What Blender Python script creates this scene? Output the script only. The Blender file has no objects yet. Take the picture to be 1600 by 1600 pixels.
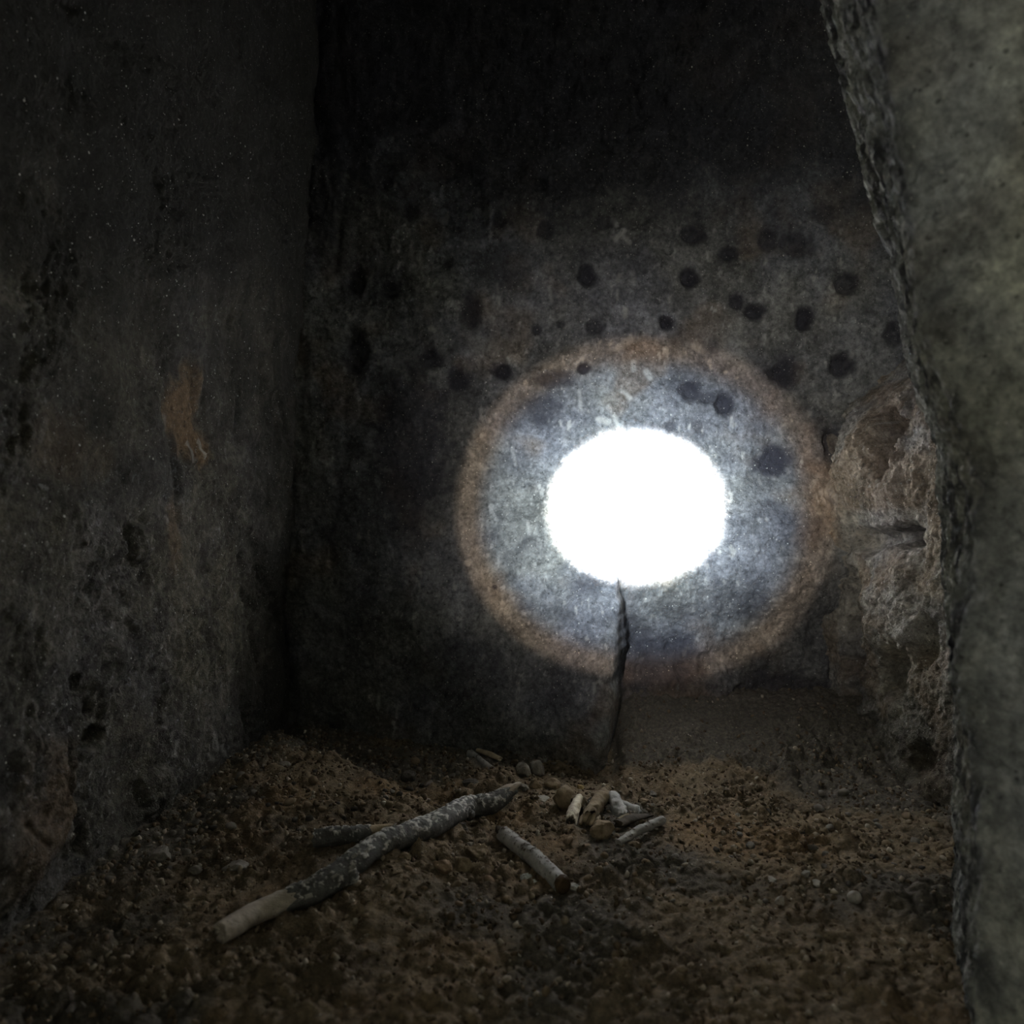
import bpy, math, random
import numpy as np
from mathutils import Vector, Matrix

random.seed(7)
RNG = np.random.RandomState(11)
scene = bpy.context.scene
COL = scene.collection

# ------------------------------------------------------------------ camera
H = 0.46                      # lens height above the earth floor
F = 1256.0                    # focal length in pixels of the 1600 px frame
cam_data = bpy.data.cameras.new('camera')
cam_data.sensor_width = 36.0
cam_data.lens = F / 1600.0 * 36.0
cam_data.clip_start = 0.01
cam_data.dof.use_dof = True
cam_data.dof.focus_distance = 1.28
cam_data.dof.aperture_fstop = 5.0
cam = bpy.data.objects.new('camera', cam_data)
cam.location = (0, 0, H)
cam.rotation_euler = (math.pi / 2, 0, 0)
COL.objects.link(cam)
scene.camera = cam

# ------------------------------------------------------------------ light
world = bpy.data.worlds.new('dim_daylight')
scene.world = world
world.use_nodes = True
bg = world.node_tree.nodes['Background']
bg.inputs['Color'].default_value = (0.92, 0.94, 0.80, 1)
bg.inputs['Strength'].default_value = 2.0

TORCH = Vector((-0.20, 0.02, 0.58))
AIM = Vector((0.238, 1.60, 0.473))


def torch_cone(name, half_deg, blend, watts, color, aspect=(1.10, 1.0), aim=AIM):
    d = bpy.data.lights.new(name, 'SPOT')
    d.energy = watts
    d.color = color
    d.spot_size = math.radians(2 * half_deg)
    d.spot_blend = blend
    d.shadow_soft_size = 0.006
    o = bpy.data.objects.new(name, d)
    o.location = TORCH
    o.rotation_euler = (aim - TORCH).to_track_quat('-Z', 'Y').to_euler()
    o.scale = (aspect[0], aspect[1], 1)
    COL.objects.link(o)
    return o


torch_cone('torch_hot_core', 5.85, 0.95, 11200.0, (0.96, 1.0, 0.98))
torch_cone('torch_corona', 9.6, 1.0, 210.0, (0.80, 0.95, 1.0))
torch_cone('torch_cool_halo', 10.9, 0.28, 62.0, (0.25, 0.64, 1.0), (1.06, 1.0))
torch_cone('torch_warm_rim', 12.3, 0.17, 52.0, (1.0, 0.76, 0.55), (1.06, 1.0))
torch_cone('torch_spill', 22.0, 1.0, 20.0, (1.0, 0.97, 0.96), (1, 1), Vector((0.30, 1.60, 0.55)))

scene.view_settings.view_transform = 'Standard'
scene.view_settings.look = 'None'
scene.view_settings.gamma = 1.0
scene.view_settings.use_curve_mapping = False
scene.view_settings.exposure = 0.45


# ------------------------------------------------------------------ numeric noise
PERM = RNG.permutation(512).astype(np.int64)
GRAD = RNG.normal(size=(512, 3))
GRAD /= np.linalg.norm(GRAD, axis=1)[:, None]
RVAL = RNG.rand(512, 3)


def _h(ix, iy, iz):
    a = PERM[ix & 511]
    b = PERM[(a + iy) & 511]
    return PERM[(b + iz) & 511]


def perlin(p):
    i = np.floor(p).astype(np.int64)
    f = p - i
    u = f * f * f * (f * (f * 6 - 15) + 10)
    out = 0
    for dx in (0, 1):
        wx = u[:, 0] if dx else 1 - u[:, 0]
        for dy in (0, 1):
            wy = u[:, 1] if dy else 1 - u[:, 1]
            for dz in (0, 1):
                wz = u[:, 2] if dz else 1 - u[:, 2]
                g = GRAD[_h(i[:, 0] + dx, i[:, 1] + dy, i[:, 2] + dz)]
                d = f - np.array((dx, dy, dz))
                out = out + wx * wy * wz * (g * d).sum(1)
    return out * 1.5


def fbm(p, freq, octaves=4, gain=0.5, seed=0.0):
    q = p * freq + seed
    out = 0
    a = 1.0
    for _ in range(octaves):
        out = out + a * perlin(q)
        q = q * 2.03 + 7.7
        a *= gain
    return out


def ridged(p, freq, octaves=3, seed=0.0):
    q = p * freq + seed
    out = 0
    a = 1.0
    for _ in range(octaves):
        out = out + a * (1 - np.abs(perlin(q)) * 2)
        q = q * 2.1 + 3.1
        a *= 0.5
    return out


def cells(p2, freq, seed=0):
    """2D cellular noise: nearest distance and a random value of that cell"""
    q = p2 * freq + seed
    i = np.floor(q).astype(np.int64)
    best = np.full(len(q), 9.0)
    val = np.zeros(len(q))
    for dx in (-1, 0, 1):
        for dy in (-1, 0, 1):
            c = i + np.array((dx, dy))
            hsh = _h(c[:, 0], c[:, 1], c[:, 0] * 0 + 5)
            pt = c + RVAL[hsh][:, :2]
            d = np.sqrt(((q - pt) ** 2).sum(1))
            m = d < best
            best = np.where(m, d, best)
            val = np.where(m, RVAL[hsh][:, 2], val)
    return best, val


def sstep(a, b, x):
    t = np.clip((x - a) / (b - a), 0, 1)
    return t * t * (3 - 2 * t)


def to_px(P):
    D = np.maximum(P[:, 1], 0.05)
    return 800 + F * P[:, 0] / D, 800 - F * (P[:, 2] - H) / D


def catmull(pts, n):
    pts = np.asarray(pts, float)
    k = len(pts)
    tt = np.linspace(0, k - 1, n)
    out = []
    for t in tt:
        i = min(int(t), k - 2)
        f = t - i
        p0, p1, p2, p3 = pts[max(i - 1, 0)], pts[i], pts[i + 1], pts[min(i + 2, k - 1)]
        out.append(0.5 * (2 * p1 + (p2 - p0) * f + (2 * p0 - 5 * p1 + 4 * p2 - p3) * f * f + (3 * p1 - p0 - 3 * p2 + p3) * f ** 3))
    return np.array(out)


# ------------------------------------------------------------------ mesh helpers
def grid_object(name, P, nu, nv, material, attrs=None, flip=False):
    """P is (nu*nv,3) with v fastest"""
    idx = np.arange(nu * nv).reshape(nu, nv)
    a, b = idx[:-1, :-1].ravel(), idx[1:, :-1].ravel()
    c, d = idx[1:, 1:].ravel(), idx[:-1, 1:].ravel()
    q = np.stack((a, d, c, b) if flip else (a, b, c, d), 1).astype(np.int32)
    me = bpy.data.meshes.new(name)
    me.vertices.add(nu * nv)
    me.vertices.foreach_set('co', P.astype(np.float32).ravel())
    me.loops.add(q.size)
    me.loops.foreach_set('vertex_index', q.ravel())
    me.polygons.add(len(q))
    me.polygons.foreach_set('loop_start', np.arange(0, q.size, 4, dtype=np.int32))
    me.update(calc_edges=True)
    me.polygons.foreach_set('use_smooth', np.ones(len(q), dtype=bool))
    for k, v in (attrs or {}).items():
        at = me.attributes.new(k, 'FLOAT', 'POINT')
        at.data.foreach_set('value', np.asarray(v, dtype=np.float32))
    me.materials.append(material)
    o = bpy.data.objects.new(name, me)
    COL.objects.link(o)
    return o


def mesh_object(name, verts, faces, material, parent=None, smooth=True, attrs=None):
    me = bpy.data.meshes.new(name)
    me.from_pydata([tuple(map(float, v)) for v in verts], [], [tuple(f) for f in faces])
    me.update()
    if smooth:
        me.polygons.foreach_set('use_smooth', [True] * len(me.polygons))
    for k, v in (attrs or {}).items():
        at = me.attributes.new(k, 'FLOAT', 'POINT')
        at.data.foreach_set('value', np.asarray(v, dtype=np.float32))
    me.materials.append(material)
    o = bpy.data.objects.new(name, me)
    COL.objects.link(o)
    if parent:
        o.parent = parent
        o.matrix_parent_inverse = Matrix.Identity(4)
    return o


def tag(o, label=None, category=None, group=None, kind=None):
    if label:
        o['label'] = label
    if category:
        o['category'] = category
    if group:
        o['group'] = group
    if kind:
        o['kind'] = kind
    return o


def empty(name, loc=(0, 0, 0)):
    o = bpy.data.objects.new(name, None)
    o.empty_display_size = 0.02
    o.location = loc
    COL.objects.link(o)
    return o


# ------------------------------------------------------------------ materials
class NT:
    def __init__(self, name):
        self.m = bpy.data.materials.new(name)
        self.m.use_nodes = True
        self.t = self.m.node_tree
        self.b = self.t.nodes['Principled BSDF']
        self.co = self.n('ShaderNodeTexCoord').outputs['Object']

    def n(self, kind, **kw):
        nd = self.t.nodes.new(kind)
        for k, v in kw.items():
            setattr(nd, k, v)
        return nd

    def link(self, a, b):
        self.t.links.new(a, b)

    def noise(self, scale, detail=4, rough=0.55, stretch=None, off=0.0):
        co = self.co
        if stretch or off:
            mp = self.n('ShaderNodeMapping')
            if stretch:
                mp.inputs['Scale'].default_value = stretch
            mp.inputs['Location'].default_value = (off, off * 1.7, off * 0.3)
            self.link(co, mp.inputs['Vector'])
            co = mp.outputs['Vector']
        nz = self.n('ShaderNodeTexNoise')
        nz.inputs['Scale'].default_value = scale
        nz.inputs['Detail'].default_value = detail
        nz.inputs['Roughness'].default_value = rough
        self.link(co, nz.inputs['Vector'])
        return nz.outputs['Fac']

    def ramp(self, fac, stops):
        r = self.n('ShaderNodeValToRGB')
        el = r.color_ramp.elements
        while len(el) < len(stops):
            el.new(0.5)
        for e, (p, c) in zip(el, stops):
            e.position = p
            e.color = c if len(c) == 4 else (*c, 1)
        self.link(fac, r.inputs['Fac'])
        return r.outputs['Color']

    def math(self, op, a, b=0.0):
        n = self.n('ShaderNodeMath', operation=op)
        for s, v in zip(n.inputs, (a, b)):
            if isinstance(v, (int, float)):
                s.default_value = v
            else:
                self.link(v, s)
        return n.outputs[0]

    def mix(self, fac, a, b, blend='MIX'):
        n = self.n('ShaderNodeMix', data_type='RGBA', blend_type=blend)
        for s, v in ((n.inputs[0], fac), (n.inputs[6], a), (n.inputs[7], b)):
            if isinstance(v, (int, float)):
                s.default_value = v
            elif isinstance(v, tuple):
                s.default_value = v if len(v) == 4 else (*v, 1)
            else:
                self.link(v, s)
        return n.outputs[2]

    def attr(self, name):
        return self.n('ShaderNodeAttribute', attribute_name=name).outputs['Fac']

    def bump(self, height, strength, dist):
        bp = self.n('ShaderNodeBump')
        bp.inputs['Strength'].default_value = strength
        bp.inputs['Distance'].default_value = dist
        self.link(height, bp.inputs['Height'])
        self.link(bp.outputs['Normal'], self.b.inputs['Normal'])

    def specks(self, scale, size, keep):
        """tiny grains: mask of a few small cells"""
        v = self.n('ShaderNodeTexVoronoi')
        v.inputs['Scale'].default_value = scale
        self.link(self.co, v.inputs['Vector'])
        near = self.math('LESS_THAN', v.outputs['Distance'], size)
        sep = self.n('ShaderNodeSeparateColor')
        self.link(v.outputs['Color'], sep.inputs[0])
        pick = self.math('GREATER_THAN', sep.outputs[0], 1 - keep)
        return self.math('MULTIPLY', near, pick)

    def out(self, color, rough=0.9, spec=0.25):
        if isinstance(color, tuple):
            self.b.inputs['Base Color'].default_value = (*color, 1)
        else:
            self.link(color, self.b.inputs['Base Color'])
        if isinstance(rough, (int, float)):
            self.b.inputs['Roughness'].default_value = rough
        else:
            self.link(rough, self.b.inputs['Roughness'])
        self.b.inputs['Specular IOR Level'].default_value = spec
        return self.m


def rock_material(name, dark, mid, light, fine=1.0, mould_shade=((0.026, 0.025, 0.031), (0.058, 0.055, 0.076))):
    k = NT(name)
    base = k.ramp(k.noise(7, 8, 0.62), [(0.30, dark), (0.52, mid), (0.74, light)])
    grain = k.ramp(k.noise(95, 6, 0.7), [(0.30, (0.45, 0.45, 0.45)), (0.5, (0.95, 0.95, 0.95)), (0.72, (1.6, 1.6, 1.6))])
    mott = k.ramp(k.noise(26, 5, 0.68, off=1.9), [(0.32, (0.62, 0.62, 0.64)), (0.5, (0.98, 0.98, 0.98)), (0.68, (1.38, 1.37, 1.34))])
    c = k.mix(1.0, k.mix(1.0, base, grain, 'MULTIPLY'), mott, 'MULTIPLY')
    fl = k.ramp(k.noise(85, 3, 0.6, off=5.1), [(0.60, (0, 0, 0)), (0.70, (0.55, 0.55, 0.55))])
    c = k.mix(fl, c, (0.46, 0.45, 0.43))
    dk = k.ramp(k.noise(62, 4, 0.65, off=8.4), [(0.30, (0.7, 0.7, 0.7)), (0.40, (0, 0, 0))])
    c = k.mix(dk, c, (0.07, 0.068, 0.065))
    tint = k.ramp(k.noise(4.5, 3, 0.5, off=3.3), [(0.42, (1.0, 1.0, 0.97)), (0.62, (0.92, 0.94, 1.06))])
    c = k.mix(1.0, c, tint, 'MULTIPLY')
    c = k.mix(k.attr('brown'), c, k.mix(1.0, (0.27, 0.185, 0.115), grain, 'MULTIPLY'))
    c = k.mix(k.attr('pale'), c, (0.62, 0.60, 0.57))
    c = k.mix(k.attr('stain_shade'), c, k.mix(k.noise(140, 3), mould_shade[0], mould_shade[1]))  # mask mixes real dark stains with darkening that imitates shade
    sp1 = k.specks(150, 0.17, 0.10)
    sp2 = k.specks(330, 0.2, 0.10)
    sp3 = k.specks(70, 0.11, 0.06)
    s = k.math('MAXIMUM', k.math('MAXIMUM', sp1, sp2), sp3)
    c = k.mix(s, c, (0.60, 0.585, 0.55))  # pale mineral grains, their glints painted into the base colour
    hole = k.specks(110, 0.22, 0.12)
    c = k.mix(k.math('MULTIPLY', hole, 0.6), c, (0.05, 0.048, 0.045))
    h = k.math('ADD', k.math('MULTIPLY', k.noise(120, 6, 0.7), 1.0), k.math('MULTIPLY', k.noise(420, 3, 0.6), 0.35))
    h = k.math('SUBTRACT', h, k.math('MULTIPLY', hole, 0.5))
    k.bump(h, 1.0, 0.009 * fine)
    return k.out(c, 0.92, 0.3)


M_BACK = rock_material('tuff_back', (0.128, 0.126, 0.122), (0.242, 0.240, 0.236), (0.365, 0.362, 0.352))
M_LEFT = rock_material('tuff_left', (0.105, 0.096, 0.082), (0.190, 0.175, 0.147), (0.295, 0.270, 0.226), mould_shade=((0.028, 0.027, 0.025), (0.062, 0.059, 0.054)))
M_RIGHT = rock_material('tuff_right', (0.22, 0.20, 0.17), (0.40, 0.37, 0.32), (0.54, 0.50, 0.44), mould_shade=((0.035, 0.031, 0.026), (0.075, 0.066, 0.055)))
M_JAMB = rock_material('tuff_jamb', (0.44, 0.44, 0.39), (0.60, 0.60, 0.535), (0.70, 0.70, 0.63))
M_CEIL = rock_material('tuff_ceiling', (0.09, 0.085, 0.075), (0.15, 0.145, 0.13), (0.22, 0.21, 0.19))


def soil_material():
    k = NT('brown_earth')
    base = k.ramp(k.noise(9, 7, 0.62), [(0.30, (0.150, 0.117, 0.084)), (0.5, (0.260, 0.202, 0.140)), (0.72, (0.355, 0.275, 0.186))])
    grain = k.ramp(k.noise(160, 6, 0.7), [(0.28, (0.55, 0.55, 0.55)), (0.5, (0.95, 0.95, 0.95)), (0.74, (1.6, 1.55, 1.45))])
    c = k.mix(1.0, base, grain, 'MULTIPLY')
    c = k.mix(k.attr('grey'), c, k.mix(1.0, (0.165, 0.145, 0.122), grain, 'MULTIPLY'))
    c = k.mix(k.attr('ochre'), c, k.mix(1.0, (0.30, 0.195, 0.105), grain, 'MULTIPLY'))
    c = k.mix(k.specks(170, 0.2, 0.06), c, (0.5, 0.45, 0.38))
    k.bump(k.math('ADD', k.noise(190, 6, 0.7), k.math('MULTIPLY', k.noise(600, 3), 0.3)), 0.9, 0.006)
    return k.out(c, 0.95, 0.15)


M_SOIL = soil_material()


def stone_material(name, dark, light, scale=60):
    k = NT(name)
    c = k.ramp(k.noise(scale, 6, 0.65), [(0.3, dark), (0.7, light)])
    c = k.mix(k.specks(260, 0.2, 0.1), c, tuple(min(1, v * 2.2) for v in light))
    k.bump(k.noise(300, 5, 0.65), 0.6, 0.003)
    return k.out(c, 0.93, 0.2)


S_BROWN = stone_material('stone_brown', (0.20, 0.150, 0.098), (0.38, 0.295, 0.20))
S_GREY = stone_material('stone_grey', (0.17, 0.155, 0.135), (0.36, 0.33, 0.29))
S_DARK = stone_material('stone_dark', (0.07, 0.062, 0.055), (0.16, 0.145, 0.125))
S_PALE = stone_material('stone_pale', (0.30, 0.275, 0.24), (0.50, 0.465, 0.41))
S_OCHRE = stone_material('stone_ochre', (0.22, 0.15, 0.07), (0.46, 0.34, 0.16))
S_PINK = stone_material('stone_pinkish', (0.25, 0.175, 0.12), (0.45, 0.33, 0.23))
S_WHITE = stone_material('scrap_white', (0.55, 0.55, 0.53), (0.82, 0.81, 0.78))


def wood_material(name, dark, light, stretch, flake=None, bumpd=0.0015):
    k = NT(name)
    c = k.ramp(k.noise(60, 6, 0.6, stretch), [(0.28, dark), (0.72, light)])
    c = k.mix(k.math('MULTIPLY', k.specks(240, 0.22, 0.12), 0.6), c, tuple(v * 0.25 for v in dark))
    if flake:
        c = k.mix(k.attr('flake'), c, k.mix(k.noise(220, 3), flake, tuple(v * 0.6 for v in flake)))
    k.bump(k.math('ADD', k.noise(140, 5, 0.7, stretch), k.math('MULTIPLY', k.noise(420, 3), 0.4)), 0.7, bumpd)
    return k.out(c, 0.85, 0.25)


W_BARK = wood_material('dark_bark', (0.080, 0.077, 0.075), (0.21, 0.205, 0.20), None, (0.86, 0.84, 0.80), 0.003)
W_BARE = wood_material('bare_wood', (0.38, 0.32, 0.26), (0.70, 0.62, 0.53), (0.5, 2.2, 2.2))
W_GREY = wood_material('grey_wood', (0.28, 0.27, 0.255), (0.60, 0.58, 0.56), None, (0.10, 0.075, 0.05))
W_BROWN = wood_material('brown_wood', (0.18, 0.135, 0.09), (0.38, 0.30, 0.20), None)
W_CREAM = wood_material('cream_bone', (0.55, 0.48, 0.36), (0.86, 0.79, 0.65), None)
W_BONE = wood_material('grey_bone', (0.46, 0.45, 0.45), (0.80, 0.79, 0.78), None)
W_CHAR = wood_material('charred_wood', (0.035, 0.03, 0.026), (0.13, 0.105, 0.08), None)
W_END = wood_material('rotten_end', (0.05, 0.032, 0.02), (0.14, 0.09, 0.05), None)
W_TAN = wood_material('tan_wood', (0.36, 0.28, 0.19), (0.66, 0.54, 0.38), None)


# ------------------------------------------------------------------ earth floor
def xleft(y, z=0.0):
    """plan line of the left wall"""
    return -0.459 - 0.093 * (1.8 - y) + 0.055 * z


def slab_foot(x):
    """distance of the back slab's foot"""
    return np.where(x < 0.17, 1.75 - 0.29 * (x + 0.418) / 0.588, 1.46 + 0.22 * sstep(0.17, 0.24, x))


def floor_smooth(x, y):
    P = np.stack((x, y, x * 0), 1)
    z = 0.012 * fbm(P, 3.2, 3, 0.5, 2.2)
    # heap on the left with a dark hollow behind it
    ax, ay, bx, by = -0.34, 1.44, -0.15, 1.235
    nx, ny = (by - ay), -(bx - ax)
    ln = math.hypot(nx, ny)
    s = ((x - ax) * nx + (y - ay) * ny) / ln
    heap = sstep(-0.05, 0.03, s) * (1 - sstep(0.05, 0.35, s)) * sstep(-0.55, -0.40, x) * (1 - sstep(-0.16, -0.03, x))
    z = z + 0.034 * heap
    hollow = np.exp(-((s + 0.08) / 0.06) ** 2) * (1 - sstep(-0.08, 0.06, x))
    z = z - 0.022 * hollow
    # hollow along the foot of the slab
    z = z - 0.018 * np.exp(-((y - slab_foot(x) + 0.03) / 0.05) ** 2) * (x < 0.2)
    # soil banked up in the recess on the right
    z = z + 0.085 * sstep(1.30, 1.68, y) * sstep(0.14, 0.24, x)
    # bank at the foot of the left wall
    z = z + 0.012 * np.exp(-((x - xleft(y)) / 0.06) ** 2)
    return z


def floor_full(x, y):
    z = floor_smooth(x, y)
    p2 = np.stack((x, y), 1)
    P = np.stack((x, y, x * 0), 1)
    warp = np.stack((perlin(P * 30), perlin(P * 30 + 9.1)), 1) * 0.006
    patchy = sstep(-0.25, 0.35, fbm(P, 6.0, 2, 0.5, 8.0))
    for fr, amp, rad, keep in ((26, 0.011, 0.50, 0.55), (48, 0.0075, 0.52, 0.4), (95, 0.0042, 0.55, 0.25)):
        d, v = cells(p2 + warp, fr, fr * 0.37)
        b = np.sqrt(np.clip(1 - (d / rad) ** 2, 0, 1))
        z = z + amp * b * (v > keep) * (0.5 + v * 0.6) * (0.35 + 0.65 * patchy)
    z = z + 0.0035 * fbm(P, 60, 4, 0.6, 4.0)
    return z


def fz(x, y):
    return float(floor_smooth(np.array([x]), np.array([y]))[0])


def on_floor(px, py, lift=0.0):
    """point where the sight line of a pixel meets the earth (lift = height above it)"""
    z = lift
    for _ in range(12):
        D = (H - z) * F / (py - 800.0)
        x = (px - 800.0) / F * D
        z = fz(x, D) + lift
    return Vector((x, D, z))


ys = np.concatenate((np.linspace(-0.7, 0.58, 60)[:-1], np.linspace(0.58, 1.95, 470)))
xs = np.linspace(-0.80, 1.0, 560)
X, Y = np.meshgrid(xs, ys, indexing='ij')
X, Y = X.ravel(), Y.ravel()
Z = floor_full(X, Y)
PF = np.stack((X, Y, Z), 1)
P0 = PF * np.array((1, 1, 0))
grey = sstep(0.02, 0.5, fbm(P0, 4.0, 3, 0.5, 1.5) + 0.5 * np.exp(-((X - xleft(Y)) / 0.16) ** 2)
             + 0.55 * sstep(0.12, 0.0, X) * sstep(1.28, 1.45, Y) + 0.5 * sstep(0.38, 0.6, X) + 0.9 * sstep(1.38, 1.48, Y) * sstep(0.15, 0.22, X))
ochre = 0.5 * sstep(0.10, 0.6, fbm(P0, 5.0, 3, 0.5, 17.0) + 0.5 * np.exp(-(((X + 0.40) / 0.10) ** 2 + ((Y - 1.18) / 0.10) ** 2))
                     + 0.4 * np.exp(-(((X + 0.27) / 0.08) ** 2 + ((Y - 1.36) / 0.05) ** 2))
                     + 0.35 * np.exp(-(((X - 0.16) / 0.22) ** 2 + ((Y - 1.12) / 0.12) ** 2)))
floor = grid_object('floor', PF, len(xs), len(ys), M_SOIL, {'grey': grey, 'ochre': ochre * (1 - grey)})
tag(floor, 'brown earth floor of crumbly soil and rubble', kind='structure')


# ------------------------------------------------------------------ wall helpers
def dents(PX, PY, P, items, depth_unit=F):
    """sum of irregular round dents; returns depth and stain arrays"""
    dep = np.zeros(len(PX))
    st = np.zeros(len(PX))
    wob = fbm(P, 22, 3, 0.6, 5.0)
    for (cx, cy, rx, ry, dpt, stain_shade) in items:
        m = (np.abs(PX - cx) < rx * 2.2) & (np.abs(PY - cy) < ry * 2.2)
        if not m.any():
            continue
        r = np.sqrt(((PX[m] - cx) / rx) ** 2 + ((PY[m] - cy) / ry) ** 2) + 0.28 * wob[m]
        dep[m] = np.maximum(dep[m], dpt * sstep(1.15, 0.35, r))
        st[m] = np.maximum(st[m], 0.95 * stain_shade * sstep(1.40, 0.55, r))
    return dep, st


def strokes(PX, PY, lines):
    """mask of short pale scuffs given as (x0,y0,x1,y1,width,strength)"""
    out = np.zeros(len(PX))
    for (x0, y0, x1, y1, w, s) in lines:
        m = (PX > min(x0, x1) - 3 * w) & (PX < max(x0, x1) + 3 * w) & (PY > min(y0, y1) - 3 * w) & (PY < max(y0, y1) + 3 * w)
        if not m.any():
            continue
        dx, dy = x1 - x0, y1 - y0
        t = np.clip(((PX[m] - x0) * dx + (PY[m] - y0) * dy) / (dx * dx + dy * dy + 1e-6), 0, 1)
        d = np.hypot(PX[m] - x0 - t * dx, PY[m] - y0 - t * dy)
        out[m] = np.maximum(out[m], s * sstep(w, w * 0.3, d))
    return out


# ------------------------------------------------------------------ back wall
xs = np.linspace(-0.62, 0.95, 600)
zs = np.concatenate((np.linspace(-0.06, 1.28, 540), np.linspace(1.28, 1.62, 50)[1:]))
X, Z = np.meshgrid(xs, zs, indexing='ij')
X, Z = X.ravel(), Z.ravel()


def back_depth(X, Z):
    w = 1 - sstep(0.02, 0.62, Z)
    top = 1.70 - 0.05 * (X + 0.4)
    foot = np.where(X < 0.17, 1.75 - 0.29 * (X + 0.418) / 0.588, 1.46 + 0.10 * (X - 0.17))
    D = top * (1 - w) + foot * w
    PXe = np.interp(800 - (Z - H) / 1.50 * F, [860, 930, 960, 1020, 1060, 1120, 1180, 1300], [966, 968, 967, 956, 946, 944, 938, 938])
    chw = np.interp(800 - (Z - H) / 1.50 * F, [860, 940, 1020, 1180], [10, 22, 54, 44]) / F * 1.5
    jag = 0.0028 * fbm(np.stack((X * 0, Z, Z * 0), 1), 40, 3)
    e = (PXe - 800) / F * 1.50 + jag
    q = 0.022 * sstep(0.435, 0.385, Z) + 0.13 * sstep(0.385, 0.16, Z)
    D = D + q * sstep(0, 1, (X - e) / chw)
    # rough lip along the slab's edge
    D = D - 0.008 * np.exp(-((X - e + 0.012) / 0.012) ** 2) * sstep(0.28, 0.12, Z)
    return D


D = back_depth(X, Z)
P = np.stack((X, D, Z), 1)
PX, PY = to_px(P)
PITS_AND_SHADE = [
    (918, 433, 17, 21, .020, .95), (1076, 432, 15, 17, .018, .95), (1040, 502, 14, 14, .018, .95),
    (1150, 472, 14, 13, .016, .9), (1178, 488, 20, 13, .018, .95), (1258, 495, 15, 19, .020, .95),
    (1322, 445, 20, 20, .018, .75), (1225, 582, 27, 25, .020, .95), (1318, 570, 20, 21, .022, .9),
    (1076, 612, 19, 18, .014, .92), (1130, 633, 15, 17, .014, .95), (1103, 624, 14, 9, .006, .6),
    (1048, 666, 13, 9, .008, .5), (912, 576, 11, 10, .010, 1.0),
    (877, 508, 8, 7, .008, .8), (838, 515, 8, 9, .008, .8), (853, 357, 17, 16, .012, .85), (843, 290, 13, 15, .012, .85),
    (778, 345, 14, 16, .010, .8), (942, 345, 18, 16, .010, .7), (1080, 365, 24, 18, .014, .85),
    (1135, 398, 15, 16, .014, .85), (1198, 378, 20, 20, .016, .85), (1243, 380, 30, 28, .018, .8),
    (782, 580, 18, 15, .016, .92), (715, 592, 22, 20, .014, .85), (675, 565, 20, 18, .014, .85),
    (735, 488, 18, 32, .012, .8), (868, 592, 32, 14, .005, .75), (850, 640, 34, 26, .004, .65),
    (1206, 722, 32, 30, .008, 1.0), (1190, 748, 26, 18, .005, .55), (556, 440, 16, 24, .02, .85),
    (612, 455, 18, 16, .010, .7), (558, 552, 20, 42, .02, .85), (845, 667, 6, 4, .004, .5), (1110, 545, 15, 14, .008, .5),
    (930, 512, 16, 12, .008, .7), (820, 945, 16, 11, .004, .5), (1180, 945, 34, 26, .004, .5), (640, 330, 16, 20, .01, .7),
    (720, 262, 18, 14, .01, .7), (596, 270, 22, 30, .012, .75), (1290, 330, 26, 22, .012, .7), (1010, 268, 16, 13, .008, .6),
    (773, 917, 4, 4, .004, .9), (1110, 320, 10, 12, .006, .5), (990, 975, 16, 22, .006, .45), (1380, 330, 22, 26, .014, .7),
    (700, 410, 12, 12, .008, .6), (1395, 520, 16, 20, .012, .7), (1300, 690, 14, 26, .02, .6),
    (640, 700, 66, 150, 0, .8), (720, 1065, 95, 75, 0, .5), (565, 850, 55, 190, 0, .4), (1030, 1034, 70, 46, .012, .85), (1000, 1010, 30, 40, .01, .7), (1225, 1090, 110, 42, .02, .8),  # broad patches: darker wall left of the beam, painted slab shade in the recess
    (1320, 1060, 26, 60, .03, .8), (600, 330, 80, 120, 0, .4), (985, 985, 22, 28, .006, .6), (1280, 985, 30, 40, .01, .4),
    (600, 640, 22, 26, .008, .5), (640, 760, 18, 22, .006, .4), (575, 905, 18, 24, .008, .4), (690, 1010, 26, 18, .006, .4),
]
dep, st = dents(PX, PY, P, PITS_AND_SHADE)
rough = 0.010 * fbm(P, 5, 4, 0.55, 3.0) + 0.0060 * fbm(P, 26, 4, 0.6, 1.0)
rough = rough + 0.0032 * sstep(-0.1, 0.5, fbm(P, 70, 3, 0.6, 6.0)) * fbm(P, 150, 2, 0.6)
low = sstep(0.42, 0.12, Z) * sstep(0.16, 0.26, X)      # crumbly, stepped recess
rough = rough + low * (0.014 * fbm(P, 12, 4, 0.6, 9.0) + 0.008 * ridged(P, 9, 3, 2.0) - 0.008)
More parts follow.
